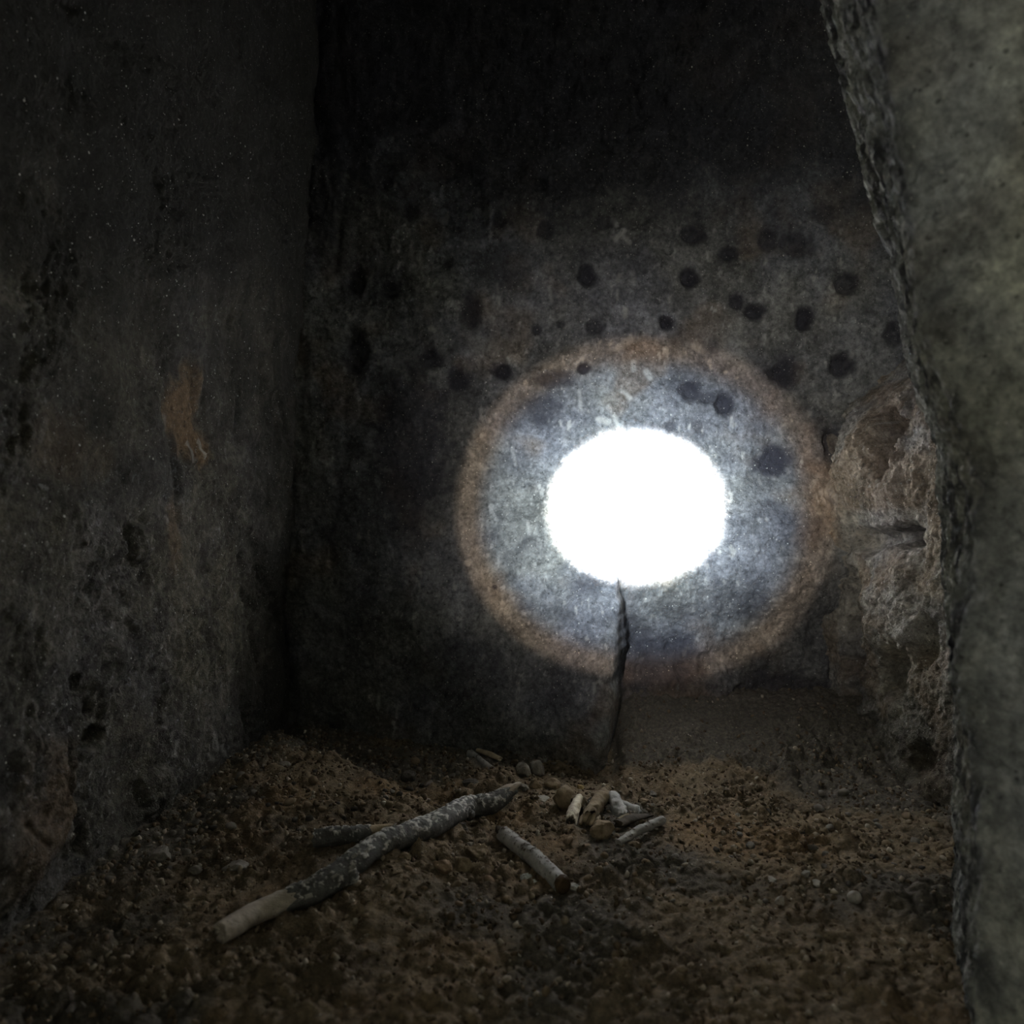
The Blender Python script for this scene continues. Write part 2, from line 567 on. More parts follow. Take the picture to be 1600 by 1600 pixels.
# fissured left margin beside the corner
lm = sstep(-0.28, -0.40, X)
PS = P * np.array((1, 1, 0.25))
rough = rough - lm * 0.02 * np.clip(ridged(PS, 9, 2, 4.0) - 0.9, 0, 1)
pale = strokes(PX, PY, [
    (958, 340, 964, 352, 5, .55), (975, 360, 962, 374, 6, .7), (972, 368, 984, 378, 5, .5), (858, 448, 862, 470, 4, .5),
    (945, 290, 955, 302, 4, .4), (955, 205, 958, 216, 5, .3), (964, 455, 964, 470, 3, .5), (978, 485, 976, 496, 5, .5), (988, 425, 990, 440, 6, .3),
    (990, 565, 990, 578, 6, .6), (1010, 580, 1016, 590, 7, .7), (975, 612, 985, 622, 5, .5), (905, 610, 908, 640, 4, .35),
    (1100, 548, 1085, 540, 8, .4), (968, 430, 964, 440, 5, .35), (985, 530, 965, 545, 8, .3), (935, 655, 950, 660, 7, .5),
    (1285, 770, 1300, 790, 9, .6), (1278, 745, 1268, 760, 6, .4), (800, 700, 806, 726, 4, .35), (824, 815, 827, 835, 4, .35),
    (960, 650, 966, 668, 5, .5), (770, 800, 775, 812, 4, .35), (730, 700, 738, 712, 5, .3),
])
flk = np.clip(fbm(P * np.array((1, 1, 0.55)), 55, 3, 0.6, 31.0) - 0.60, 0, 1) * 2.4
pale = np.maximum(pale, np.clip(flk, 0, 0.5))
stain_shade = np.maximum(st, 0.5 * sstep(0.25, 0.8, fbm(P, 6.0, 3, 0.55, 12.0)) * sstep(1.3, 0.5, Z + 0.3))
recess_shade = sstep(0.40, 0.28, Z) * sstep(0.19, 0.23, X) * (0.45 + 0.35 * fbm(P, 9, 3, 0.6, 3.0))  # dark soil tone plus slab shade, put into the recess colour
stain_shade = np.clip(np.maximum(stain_shade, 0.55 * recess_shade), 0, 1)
stain_shade = np.maximum(stain_shade, 0.85 * sstep(0.90, 1.20, Z + 0.12 * fbm(P, 5, 3, 0.6, 52.0)))  # wall top darkened to imitate light fading with height
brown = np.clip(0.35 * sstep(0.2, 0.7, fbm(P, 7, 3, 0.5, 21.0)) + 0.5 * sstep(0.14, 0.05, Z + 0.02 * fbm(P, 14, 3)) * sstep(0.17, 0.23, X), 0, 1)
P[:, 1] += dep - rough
wall_back = grid_object('wall_back', P, len(xs), len(zs), M_BACK, {'stain_shade': stain_shade, 'pale': pale, 'brown': brown})
tag(wall_back, 'pitted grey tuff back wall under the round torch beam', kind='structure')

# ------------------------------------------------------------------ left wall
yu = np.concatenate((np.linspace(-0.05, 0.72, 40)[:-1], np.linspace(0.72, 1.92, 440)))
zs = np.concatenate((np.linspace(-0.06, 1.12, 470), np.linspace(1.12, 1.62, 60)[1:]))
U, Z = np.meshgrid(yu, zs, indexing='ij')
U, Z = U.ravel(), Z.ravel()
P = np.stack((xleft(U, Z), U, Z), 1)
PX, PY = to_px(P)
PX[U < 0.5] = -9999


def wall_left_spot(px, py):
    D = 1.2
    for _ in range(20):
        z = H - (py - 800) / F * D
        D = xleft(D, z) / ((px - 800) / F)
    return D, H - (py - 800) / F * D


def dist_spot(px, py, ry, rz):
    y0, z0 = wall_left_spot(px, py)
    return np.sqrt(((U - y0) / ry) ** 2 + ((Z - z0) / rz) ** 2)


wob = fbm(P, 14, 3, 0.6, 2.0)
d = 0.016 * fbm(P, 3.2, 4, 0.55, 6.0) + 0.006 * fbm(P, 16, 4, 0.6, 4.0)
PG = np.stack((P[:, 0], U + 0.25 * Z, Z * 0.22), 1)          # near-vertical tooling grooves
g = np.clip(ridged(PG, 8.5, 2, 1.0) - 1.02, 0, 1)
d = d - 0.030 * g * sstep(1.05, 0.55, Z) * sstep(0.95, 1.25, U) * sstep(-0.25, 0.35, fbm(P, 4, 2, .5, 40.0))
d = d + 0.0055 * sstep(-0.2, 0.4, fbm(P, 9, 2, .5, 13.0)) * fbm(P * np.array((1, 1, 0.6)), 80, 3, 0.65, 1.0)
# round raised nodule, ragged hole, bulging boulder-like lobes at the foot
rr = dist_spot(218, 850, 0.030, 0.029) + 0.10 * wob
d = d + 0.016 * np.sqrt(np.clip(1 - rr ** 2, 0, 1)) - 0.006 * np.exp(-((rr - 1.12) / 0.16) ** 2)
r = dist_spot(158, 1152, 0.026, 0.013) + 0.5 * wob
d = d - 0.030 * sstep(1.05, 0.6, r)
r = dist_spot(40, 1275, 0.10, 0.12) + 0.22 * wob
d = d + 0.026 * sstep(1.1, 0.30, r)
r = dist_spot(245, 1232, 0.035, 0.036) + 0.3 * wob
d = d + 0.014 * sstep(1.05, 0.5, r)
r = dist_spot(190, 990, 0.05, 0.10) + 0.3 * wob
d = d + 0.012 * sstep(1.1, 0.3, r)
for (x0, y0, x1, y1, w, a) in ((392, 835, 442, 965, 9, .022), (372, 870, 398, 960, 7, .018), (332, 880, 345, 985, 8, .016),
                               (165, 960, 195, 1010, 8, .012), (120, 925, 150, 930, 6, .006), (500, 700, 490, 1060, 13, .03),
                               (470, 830, 478, 1000, 8, .018), (245, 1050, 250, 1130, 6, .010), (125, 1060, 145, 1110, 6, .010),
                               (215, 1225, 220, 1260, 5, .012), (108, 1215, 128, 1330, 8, .016), (455, 500, 500, 700, 10, .015),
                               (430, 620, 470, 760, 9, .012), (360, 195, 366, 240, 10, .014), (20, 1290, 45, 1320, 6, .008)):
    d = d - 0.62 * a * strokes(PX + 16 * wob, PY, [(x0, y0, x1, y1, w * 1.7, 1.0)])
# the corner folds away
d = d - 0.05 * sstep(1.60, 1.80, U)
brown = np.zeros(len(U))
for (px, py, ry, rz, s) in ((295, 655, .065, .075, .95), (305, 595, .045, .06, .75), (315, 700, .045, .035, .95), (90, 700, .05, .05, .3), (60, 1270, .08, .08, .55),
                            (275, 830, .028, .06, .5), (80, 1190, .05, .04, .4), (150, 720, .03, .03, .3), (30, 1330, .05, .06, .4)):
    brown = np.maximum(brown, s * sstep(1.15, 0.5, dist_spot(px, py, ry, rz) + 0.42 * wob))
pale = strokes(PX, PY, [(142, 425, 152, 438, 4, .35), (216, 405, 218, 428, 4, .3), (332, 285, 340, 305, 4, .3), (246, 620, 252, 628, 4, .3), (64, 655, 52, 690, 6, .25),
                        (300, 690, 305, 720, 4, .5), (318, 688, 325, 715, 4, .5), (262, 650, 266, 690, 5, .3),
                        (330, 1145, 335, 1170, 5, .5), (342, 1165, 346, 1180, 4, .45), (275, 1160, 270, 1180, 6, .45), (320, 1180, 325, 1186, 5, .4),
                        (138, 935, 142, 955, 4, .4), (188, 950, 190, 970, 4, .3), (260, 1025, 262, 1030, 3, .3), (118, 1285, 105, 1310, 9, .3)])  # final stroke paints the lit right edge of the boulder lobe
pale = np.maximum(pale, np.clip(np.clip(fbm(P * np.array((1, 1, 0.6)), 60, 3, 0.6, 31.0) - 0.8, 0, 1) * 1.5, 0, 0.35))
stain_shade = 0.6 * sstep(0.2, 0.8, fbm(P, 5.0, 3, 0.55, 19.0) + 0.35 * sstep(0.55, 1.0, Z))
stain_shade = np.maximum(stain_shade, 0.95 * sstep(0.42, 0.98, Z + 0.20 * fbm(P, 5, 3, 0.6, 51.0)))  # upper wall painted darker to imitate the weaker light up there
stain_shade = np.maximum(stain_shade * (1 - brown), 0.85 * sstep(1.28, 1.60, U + 0.12 * wob))  # corner shade painted in towards the back wall
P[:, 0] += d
wall_left = grid_object('wall_left', P, len(yu), len(zs), M_LEFT, {'stain_shade': stain_shade, 'pale': pale, 'brown': brown}, flip=True)
tag(wall_left, 'dark rough rock wall with tool grooves and a round nodule', kind='structure')

# ------------------------------------------------------------------ right wall: fissured rock beside the back wall
plan = np.array(((0.670, 1.88), (0.655, 1.68), (0.690, 1.22), (0.72, 1.10), (0.74, 0.97)))
seg = np.r_[0, np.cumsum(np.hypot(*np.diff(plan, axis=0).T))]
ts = np.concatenate((np.linspace(0, seg[1], 40)[:-1], np.linspace(seg[1], seg[2], 250)[:-1], np.linspace(seg[2], seg[-1], 60)))
zs = np.concatenate((np.linspace(-0.06, 1.2, 440), np.linspace(1.2, 1.62, 50)[1:]))
T, Z = np.meshgrid(ts, zs, indexing='ij')
T, Z = T.ravel(), Z.ravel()
X, Y = np.interp(T, seg, plan[:, 0]), np.interp(T, seg, plan[:, 1])
# the rock leans back towards the top
lean = sstep(0.60, 0.98, Z)
P = np.stack((X + 0.34 * lean, Y + 0.10 * lean, Z), 1)
PX, PY = to_px(P)
N = np.array((-0.96, -0.28, 0.0))
wob = fbm(P, 12, 3, 0.6, 2.5)
wx, wy = PX + 14 * wob, PY + 14 * fbm(P, 12, 3, 0.6, 7.5)


def blob(cx, cy, rx, ry):
    return sstep(1.15, 0.45, np.sqrt(((wx - cx) / rx) ** 2 + ((wy - cy) / ry) ** 2))


d = 0.012 * fbm(P, 7, 4, 0.55, 6.0) + 0.008 * fbm(P, 26, 4, 0.62, 4.0) + 0.003 * fbm(P, 90, 3, 0.65, 1.0)
d = d + 0.030 * blob(1375, 745, 75, 85) + 0.020 * blob(1340, 680, 40, 60)
d = d + 0.032 * blob(1410, 955, 62, 85) + 0.020 * blob(1300, 800, 26, 50)
d = d + 0.025 * sstep(1080, 1230, wy) * sstep(1300, 1380, wx)
d = d - 0.080 * blob(1395, 692, 17, 52)
d = d - 0.085 * blob(1416, 842, 28, 20) - 0.050 * blob(1375, 846, 55, 22)
d = d - 0.080 * blob(1402, 1052, 28, 44) - 0.035 * blob(1392, 1078, 20, 26)
d = d - 0.085 * blob(1330, 1000, 17, 115) - 0.07 * blob(1306, 690, 13, 60) - 0.03 * blob(1450, 1190, 24, 40)
d = d - 0.025 * blob(1460, 1000, 12, 50) - 0.02 * blob(1345, 1140, 30, 16)
stain_shade = np.clip(0.5 * sstep(0.15, 0.7, fbm(P, 8, 3, 0.55, 19.0)) + 0.7 * sstep(1020, 1180, PY + 30 * wob), 0, 1) * 0.85  # random dark patches, darker towards the foot
brown = 0.55 * sstep(-0.2, 0.5, fbm(P, 9, 3, 0.55, 29.0) + 0.6 * blob(1380, 745, 80, 60))
pale = np.clip(np.clip(fbm(P, 70, 3, 0.6, 31.0) - 0.6, 0, 1) * 1.5, 0, 0.4) + 0.35 * blob(1300, 775, 22, 30)
P += d[:, None] * N
wall_right = grid_object('wall_right', P, len(ts), len(zs), M_RIGHT, {'stain_shade': stain_shade, 'pale': pale, 'brown': brown}, flip=True)
tag(wall_right, 'cracked and hollowed grey brown rock beside the back wall', kind='structure')

# ------------------------------------------------------------------ front wall: jamb of the opening, close to the lens
zs = np.linspace(-0.06, 1.62, 520)
e1y = [-400, 0, 182, 300, 400, 480, 560, 640, 700, 800, 900, 1000, 1100, 1180, 1250, 1330, 1416, 1700]
e1x = [1180, 1275, 1325, 1352, 1385, 1400, 1412, 1440, 1462, 1468, 1474, 1482, 1487, 1488, 1486, 1493, 1485, 1485]
e2y = [-400, 0, 182, 300, 400, 480, 560, 650, 700, 760, 860, 920, 985, 1100, 1170, 1250, 1416, 1800]
e2x = [1290, 1370, 1402, 1416, 1428, 1440, 1456, 1478, 1500, 1522, 1528, 1514, 1497, 1500, 1518, 1532, 1526, 1526]
DA, DB = 0.92, 0.66
cols = []
wcol = []
pyA = 800 - (zs - H) / DA * F
pyB = 800 - (zs - H) / DB * F
A = np.stack((((np.interp(pyA, e1y, e1x)) - 800) / F * DA, zs * 0 + DA, zs), 1)
B = np.stack((((np.interp(pyB, e2y, e2x)) - 800) / F * DB, zs * 0 + DB, zs), 1)
C0 = np.stack((zs * 0 + 0.95, zs * 0 + 1.02, zs), 1)
C1 = np.stack((zs * 0 + 0.60, zs * 0 + 0.36, zs), 1)
C2 = np.stack((zs * 0 + 0.68, zs * 0 - 0.70, zs), 1)
for (Q, R, n, w) in ((C0, A, 30, 0), (A, B, 90, 1), (B, C1, 130, 2), (C1, C2, 40, 3)):
    for t in np.linspace(0, 1, n, endpoint=(w == 3)):
        cols.append(Q * (1 - t) + R * t)
        wcol.append(np.full(len(zs), w + t))
P = np.stack(cols, 0)
# round the two arrises a little
for _ in range(3):
    P[1:-1] = 0.25 * P[:-2] + 0.5 * P[1:-1] + 0.25 * P[2:]
nu = P.shape[0]
P = P.reshape(-1, 3)
wv = np.stack(wcol, 0).ravel()
N = np.array((-0.80, -0.60, 0.0))
reveal = sstep(0.8, 1.1, wv) * sstep(2.15, 1.95, wv)
d = 0.006 * fbm(P, 9, 4, 0.55, 2.0) + (0.0035 + 0.006 * reveal) * fbm(P, 34, 4, 0.62, 9.0)
d = d + reveal * (0.005 * fbm(P, 80, 3, 0.65, 3.0) - 0.012 * np.clip(ridged(P * np.array((1, 1, .5)), 16, 2, 3.0) - 1.0, 0, 1))
P = P + d[:, None] * N
stain_shade = reveal * (0.35 + 0.5 * sstep(-0.1, 0.5, fbm(P, 22, 3, 0.6, 3.0))) + 0.25 * sstep(0.2, 0.7, fbm(P, 6, 3, 0.5, 8.0))
brown = 0.22 * sstep(0.1, 0.7, fbm(P, 8, 3, 0.5, 14.0))
pale = np.clip(np.clip(fbm(P, 60, 3, 0.6, 31.0) - 0.75, 0, 1) * 1.4, 0, 0.35)
wall_front = grid_object('wall_front', P, nu, len(zs), M_JAMB, {'stain_shade': stain_shade, 'pale': pale, 'brown': brown}, flip=False)
tag(wall_front, 'rough stone jamb of the opening, close at the right', kind='structure')

# unseen head added above the frame to cut daylight inside: soffit and both faces
prof = [(0.93, 1.60), (0.92, 1.20), (0.90, 1.10), (0.84, 1.07), (0.74, 1.06), (0.66, 1.08), (0.62, 1.16), (0.60, 1.60)]
pp = catmull([(0, y, z) for y, z in prof], 90)[:, 1:]
xs = np.linspace(-0.75, 0.85, 120)
P = np.stack((np.repeat(xs, 90), np.tile(pp[:, 0], 120), np.tile(pp[:, 1], 120)), 1)
arch = 0.02 * ((P[:, 0] - 0.05) / 0.6) ** 2
P[:, 2] -= arch * (P[:, 2] < 1.5)
q = fbm(P, 9, 4, 0.55, 2.0)
P[:, 2] += 0.012 * q
P[:, 1] += 0.008 * fbm(P, 14, 3, 0.55, 5.0)
z0 = np.zeros(len(P))
lintel_added = grid_object('lintel_added', P, 120, 90, M_JAMB, {'stain_shade': z0, 'pale': z0, 'brown': z0})
lintel_added.parent = wall_front

# ------------------------------------------------------------------ unseen rear wall added to confine the daylight to the gap on its left
xs = np.linspace(-0.95, 0.95, 90)
zs = np.linspace(-0.06, 1.62, 80)
X, Z = np.meshgrid(xs, zs, indexing='ij')
P = np.stack((X.ravel(), X.ravel() * 0 - 0.68, Z.ravel()), 1)
P[:, 1] += 0.03 * fbm(P, 3, 4, 0.55, 6.0)
z0 = np.zeros(len(P))
wall_rear_added = grid_object('wall_rear_added', P, len(xs), len(zs), M_JAMB, {'stain_shade': z0, 'pale': z0, 'brown': z0}, flip=True)
tag(wall_rear_added, 'added rock wall behind the viewer that confines the daylight', kind='structure')

# ------------------------------------------------------------------ ceiling
xs = np.linspace(-0.85, 1.05, 160)
ys = np.linspace(-0.7, 1.95, 200)
X, Y = np.meshgrid(xs, ys, indexing='ij')
X, Y = X.ravel(), Y.ravel()
P = np.stack((X, Y, X * 0 + 1.56), 1)
P[:, 2] += 0.02 * fbm(P, 4, 4, 0.55, 6.0) + 0.006 * fbm(P, 24, 3, 0.6)
zero = np.zeros(len(X))
ceiling = grid_object('ceiling', P, len(xs), len(ys), M_CEIL, {'stain_shade': zero, 'pale': zero, 'brown': zero}, flip=True)
tag(ceiling, 'dark rock ceiling above the niche', kind='structure')


# ------------------------------------------------------------------ tubes: sticks, branch, bones
def tube(path, radii, n=60, sides=24, rough=0.06, freq=40, seed=0.0, ragged=(0, 0), flake=None, cap=(True, True), dome=(0, 0), squash=1.0):
    """path of 3D points with radii -> verts, faces, flake mask.
    ragged: how far (m) each end is torn; dome: rounded end (m); flake: threshold of peeling patches"""
    pr = np.c_[np.asarray([tuple(p) for p in path]), np.asarray(radii)]
    c = catmull(pr, n)
    pos, rad = c[:, :3], c[:, 3].copy()
    tan = np.gradient(pos, axis=0)
    tan /= np.linalg.norm(tan, axis=1)[:, None]
    up = np.array((0, 0, 1.0))
    side = np.cross(tan, up)
    side /= np.linalg.norm(side, axis=1)[:, None]
    upv = np.cross(side, tan)
    ln = np.r_[0, np.cumsum(np.linalg.norm(np.diff(pos, axis=0), axis=1))]
    for e, (dm, s) in enumerate(zip(dome, (ln, ln[-1] - ln))):
        if dm > 0:
            x = np.clip(1 - s / dm, 0, 1)
            rad *= np.sqrt(np.clip(1 - x * x, 0.02, 1))
    ang = np.linspace(0, 2 * math.pi, sides, endpoint=False)
    V = (pos[:, None, :] + rad[:, None, None] * (np.cos(ang)[None, :, None] * side[:, None, :] + squash * np.sin(ang)[None, :, None] * upv[:, None, :]))
    dirv = (V - pos[:, None, :])
    Q = V.reshape(-1, 3)
    nz = fbm(Q, freq, 4, 0.55, seed).reshape(n, sides)
    V = V + dirv * (rough * nz)[:, :, None]
    fl = np.zeros((n, sides))
    if flake is not None:
        patch = fbm(Q * np.array((1, 1, 1.0)), 125, 4, 0.70, seed + 3).reshape(n, sides)
        band = fbm(Q, 14, 2, 0.5, seed + 8).reshape(n, sides)
        topside = np.sin(ang)[None, :] * 0.42 - 0.12  # flakes gather on top; pale ones imitate light from above
        fl = sstep(flake, flake + 0.10, patch + 0.35 * band + topside)
        V = V + dirv / np.maximum(rad, 1e-6)[:, None, None] * (0.0012 * fl)[:, :, None]
    for e, rg in enumerate(ragged):
        if rg > 0:
            s = (ln if e == 0 else ln[-1] - ln)
            w = np.clip(1 - s / (rg * 2.5), 0, 1)
            j = perlin(np.c_[np.cos(ang) * 2.6, np.sin(ang) * 2.6, ang * 0 + seed + e * 9 + 0.3]) * 1.4
            V = V + (w[:, None] * j[None, :])[:, :, None] * (rg * tan)[:, None, :] * (1 if e else -1)
    verts = list(V.reshape(-1, 3))
    faces = []
    for i in range(n - 1):
        for k in range(sides):
            k2 = (k + 1) % sides
            faces.append((i * sides + k, i * sides + k2, (i + 1) * sides + k2, (i + 1) * sides + k))
    flv = list(fl.ravel())
    for e, on in enumerate(cap):
        ring = [e * (n - 1) * sides + k for k in range(sides)]
        if on:
            cc = np.mean([verts[r] for r in ring], 0)
            # inset, slightly hollow end grain
            base = len(verts)
            for r in ring:
                verts.append(cc + (verts[r] - cc) * 0.6 + tan[0 if e == 0 else -1] * (0.001 if e == 0 else -0.001))
                flv.append(0)
            verts.append(cc + tan[0 if e == 0 else -1] * (0.0015 if e == 0 else -0.0015))
            flv.append(0)
            for k in range(sides):
                k2 = (k + 1) % sides
                f1 = (ring[k], base + k, base + k2, ring[k2])
                f2 = (base + k, base + sides, base + k2)
                faces.append(f1 if e == 0 else f1[::-1])
                faces.append(f2 if e == 0 else f2[::-1])
    faces = [f[::-1] for f in faces]
    return verts, faces, flv


def localise(o, origin):
    """shift a mesh so that it is stored relative to its thing's base"""
    me = o.data
    me.transform(Matrix.Translation(-Vector(origin)))


def tube_obj(name, mat, origin, parent=None, **kw):
    v, f, fl = tube(**kw)
    o = mesh_object(name, v, f, mat, parent, True, {'flake': fl})
    localise(o, origin)
    if not parent:
        o.location = origin
    return o


def base_of(p):
    return Vector((p.x, p.y, fz(p.x, p.y)))


# long bark-covered branch
rb = 0.0215
bp = [on_floor(345, 1458, .013), on_floor(405, 1424, .015), on_floor(455, 1404, .016), on_floor(498, 1387, .017), on_floor(545, 1355, .018), on_floor(592, 1320, .019),
      on_floor(640, 1303, .020), on_floor(690, 1283, .022), on_floor(726, 1262, .026), on_floor(764, 1256, .026), on_floor(795, 1238, .026)]
base = base_of(bp[5])
branch = empty('branch', base)
tag(branch, 'long crooked branch with dark flaking bark across the earth', 'branch')
bark = tube_obj('bark', W_BARK, base, branch, path=bp[2:], radii=[.0135, .0150, .0152, .0142, .0150, .0152, .0160, .0158, .0110], n=300, sides=64,
         rough=0.10, freq=45, seed=1.0, ragged=(.010, .008), flake=0.47)
bw = tube_obj('bare_wood', W_BARE, base, branch, path=bp[:4], radii=[.0112, .0120, .0120, .0110], n=120, sides=32, rough=0.09, freq=60, seed=4.0, ragged=(.004, 0))
tag(bw, 'pale stripped wood at the near end of the branch')
kb = tube_obj('knot', W_BARK, base, bark, path=[bp[8] + Vector((-.006, .004, -.004)), bp[8] + Vector((.008, -.014, -.006)), bp[8] + Vector((.013, -.020, -.008))], radii=[.010, .009, .006],
              n=20, sides=24, rough=0.12, freq=60, seed=2.0, dome=(0, .006), flake=0.45)
kb2 = tube_obj('knot', W_BARK, base, bark, path=[bp[4] + Vector((-.004, 0, -.004)), bp[4] + Vector((.005, -.014, -.006)), bp[4] + Vector((.008, -.020, -.008))], radii=[.011, .010, .006],
               n=20, sides=24, rough=0.14, freq=60, seed=2.6, dome=(0, .006), flake=0.35)
tdir = (bp[-1] - bp[-2]).normalized()
for k, (off, lnn, r) in enumerate((((0, 0, .004), .022, .007), ((-.006, 0, .006), .012, .005), ((.004, 0, -.002), .012, .005), ((.002, 0, .007), .016, .004))):
    p0 = bp[-1] - tdir * .012 + Vector(off)
    sp = tube_obj('splinter', W_BARE if k != 2 else W_BARK, base, branch, path=[p0, p0 + tdir * (.012 + lnn * .5), p0 + tdir * (.012 + lnn)], radii=[r, r * .8, r * .35],
                  n=14, sides=12, rough=0.2, freq=110, seed=5 + k, ragged=(0, .003))
# little peeled curls of bark standing proud on the branch
cv = catmull([tuple(p) for p in bp[2:]], 200)
for k in range(26):
    i = random.randint(8, 190)
    a = random.uniform(0.15, 2.2)
    c = Vector(cv[i])
    t = Vector(cv[i + 3 if i < 195 else i]) - Vector(cv[i - 3])
    t.normalize()
    s = t.cross(Vector((0, 0, 1))).normalized()
    u = s.cross(t)
    nrm = s * math.cos(a) + u * math.sin(a)
    tg = t.cross(nrm)
    L, Wd = random.uniform(.004, .010), random.uniform(.0025, .006)
    vs, fs = [], []
    for m in range(6):
        for q in range(4):
            x = (m / 5 - .5) * L * (1 + .3 * random.uniform(-1, 1))
            y = (q / 3 - .5) * Wd
            lift = .0150 + .0008 + .0022 * (m / 5) ** 2 + random.uniform(-.0004, .0004)
            vs.append(c + t * x + tg * y + nrm * lift - base)
    for m in range(5):
        for q in range(3):
            fs.append((m * 4 + q, m * 4 + q + 1, m * 4 + q + 5, m * 4 + q + 4))
    o = mesh_object('bark_flake', vs, fs, M_FLAKE if k else globals().setdefault('M_FLAKE', wood_material('bark_flake', (0.34, 0.32, 0.30), (0.60, 0.58, 0.54), None)), bark)
    sm = o.modifiers.new('thick', 'SOLIDIFY')
    sm.thickness = 0.0008

# short thick piece lying left of the branch
a, b = on_floor(491, 1310, .014), on_floor(580, 1302, .014)
base = base_of(a)
st1 = empty('stick', base)
tag(st1, 'short dark stick with upper side painted lit, behind the long branch', 'stick')
m_ = (a + b) / 2 + Vector((0, 0, .001))
tube_obj('bark', W_BARK, base, st1, path=[a, m_, b], radii=[.0116, .0112, .0104], n=70, sides=36, rough=0.07, freq=45, seed=12, ragged=(.003, .004), flake=0.40)
dd = (b - a).normalized()
tube_obj('wood_core', W_TAN, base, st1, path=[b - dd * .01 + Vector((0, 0, .003)), b + dd * .012 + Vector((0, .0, .004)), b + dd * .026 + Vector((0, 0, .004))], radii=[.0070, .0066, .0055], n=24, sides=20, rough=0.10, freq=60, seed=13, ragged=(0, .004))

# smooth grey stick in the foreground
a, b = on_floor(787, 1303, .013), on_floor(879, 1383, .010)
base = base_of((a + b) / 2)
st2 = empty('stick', base)
tag(st2, 'smooth grey stick slanting down in front of the long branch', 'stick')
m_ = (a + b) / 2 + Vector((0.002, 0, .002))
tube_obj('shaft', W_GREY, base, st2, path=[a, a * .6 + b * .4 + Vector((.001, 0, .001)), m_, b], radii=[.0104, .0108, .0110, .0104], n=110, sides=40, rough=0.09, freq=45, seed=22, ragged=(.003, .003), flake=0.66)
dd = (b - a).normalized()
e = tube_obj('rotten_end', W_END, base, st2, path=[b - dd * .004, b + dd * .0015, b + dd * .004], radii=[.0108, .0107, .0090], n=10, sides=28, rough=0.08, freq=80, seed=23, ragged=(.002, 0))
tag(e, 'dark brown rotten end')
tube_obj('wood_core', W_CHAR, base, st2, path=[a + dd * .01, a - dd * .008, a - dd * .018], radii=[.0065, .006, .005], n=14, sides=16, rough=0.12, freq=80, seed=24, ragged=(0, .003))

# thin knobbly stick at the right of the heap
a, b = on_floor(966, 1318, .010), on_floor(1037, 1281, .011)
st3 = tube_obj('stick', W_GREY, base_of((a + b) / 2), None, path=[a, a * .66 + b * .34 + Vector((0, 0, .003)), a * .33 + b * .67 + Vector((0, 0, .002)), b], radii=[.0056, .0058, .0058, .0070], n=80, sides=28,
               rough=0.22, freq=60, seed=32, dome=(0, .006), flake=0.9)
tag(st3, 'thin knobbly grey stick at the right of the broken stubs', 'stick')

# pale cream stub
a, b = on_floor(906, 1245, .015), on_floor(892, 1283, .010)
base = base_of(b)
st4 = empty('stick_stub', base)
tag(st4, 'pale cream stub with a ragged charred lower end, leftmost of the stubs', 'stick')
tube_obj('shaft', W_CREAM, base, st4, path=[a, (a + b) / 2 + Vector((0, 0, .003)), b], radii=[.0056, .0078, .0092], n=60, sides=28, rough=0.24, freq=85, seed=42, ragged=(0, .009), dome=(.006, 0), cap=(True, True))
dd = (b - a).normalized()
tube_obj('charred_end', W_CHAR, base, st4, path=[b - dd * .006, b + dd * .002, b + dd * .005], radii=[.0066, .0066, .0045], n=14, sides=18, rough=0.3, freq=120, seed=43, ragged=(0, .006))

# brown hollow stub with splayed splinters
a, b = on_floor(946, 1240, .022), on_floor(921, 1276, .014)
base = base_of(b)
st5 = empty('stick_stub', base)
tag(st5, 'brown hollow stub with splintered tips between the cream and grey stubs', 'stick')
dd = (b - a).normalized()
tube_obj('shell', W_BROWN, base, st5, path=[a, (a + b) / 2 + Vector((0, 0, .003)), b], radii=[.0100, .0108, .0108], n=50, sides=30, rough=0.22, freq=65, seed=52, ragged=(.006, .010), cap=(True, False))
sd = dd.cross(Vector((0, 0, 1))).normalized()
for k in range(5):
    o_ = sd * (-.010 + .005 * k) + Vector((0, 0, -.004 + .002 * (k % 2)))
    p0 = b - dd * .012 + o_
    tube_obj('splinter', W_TAN if k % 2 else W_BROWN, base, st5, path=[p0, p0 + dd * .012 + o_ * .1, p0 + dd * (.020 + .004 * ((k * 2) % 3)) + Vector((0, 0, -.003))], radii=[.0042, .0038, .0022],
             n=14, sides=12, rough=0.15, freq=110, seed=55 + k, dome=(0, .003))

# forked grey bone-like stub
a = on_floor(956, 1243, .022)
j = on_floor(966, 1262, .014)
b1, b2 = on_floor(974, 1276, .008), on_floor(997, 1266, .010)
base = base_of(j)
st6 = empty('stick_stub', base)
tag(st6, 'pale grey forked stub with a rounded top like a bone', 'stick')
tube_obj('shaft', W_BONE, base, st6, path=[a, a * .5 + j * .5 + Vector((0, 0, .003)), j, b1], radii=[.0098, .0100, .0112, .0095], n=60, sides=30, rough=0.24, freq=70, seed=62, ragged=(0, .006), dome=(.008, 0))
tube_obj('side_stub', W_BONE, base, st6, path=[j * .7 + a * .3, (j + b2) / 2 + Vector((0, 0, .003)), b2], radii=[.0090, .0072, .0068], n=40, sides=24, rough=0.24, freq=80, seed=63, ragged=(0, .003))
kd = (b2 - j).normalized()
for k in range(3):
    p0 = b2 - kd * .006 * (k + .3)
    tube_obj('ring_ridge', W_BONE, base, st6, path=[p0 - kd * .0014, p0, p0 + kd * .0014], radii=[.0068, .0080, .0068], n=9, sides=22, rough=0.08, freq=90, seed=65 + k)

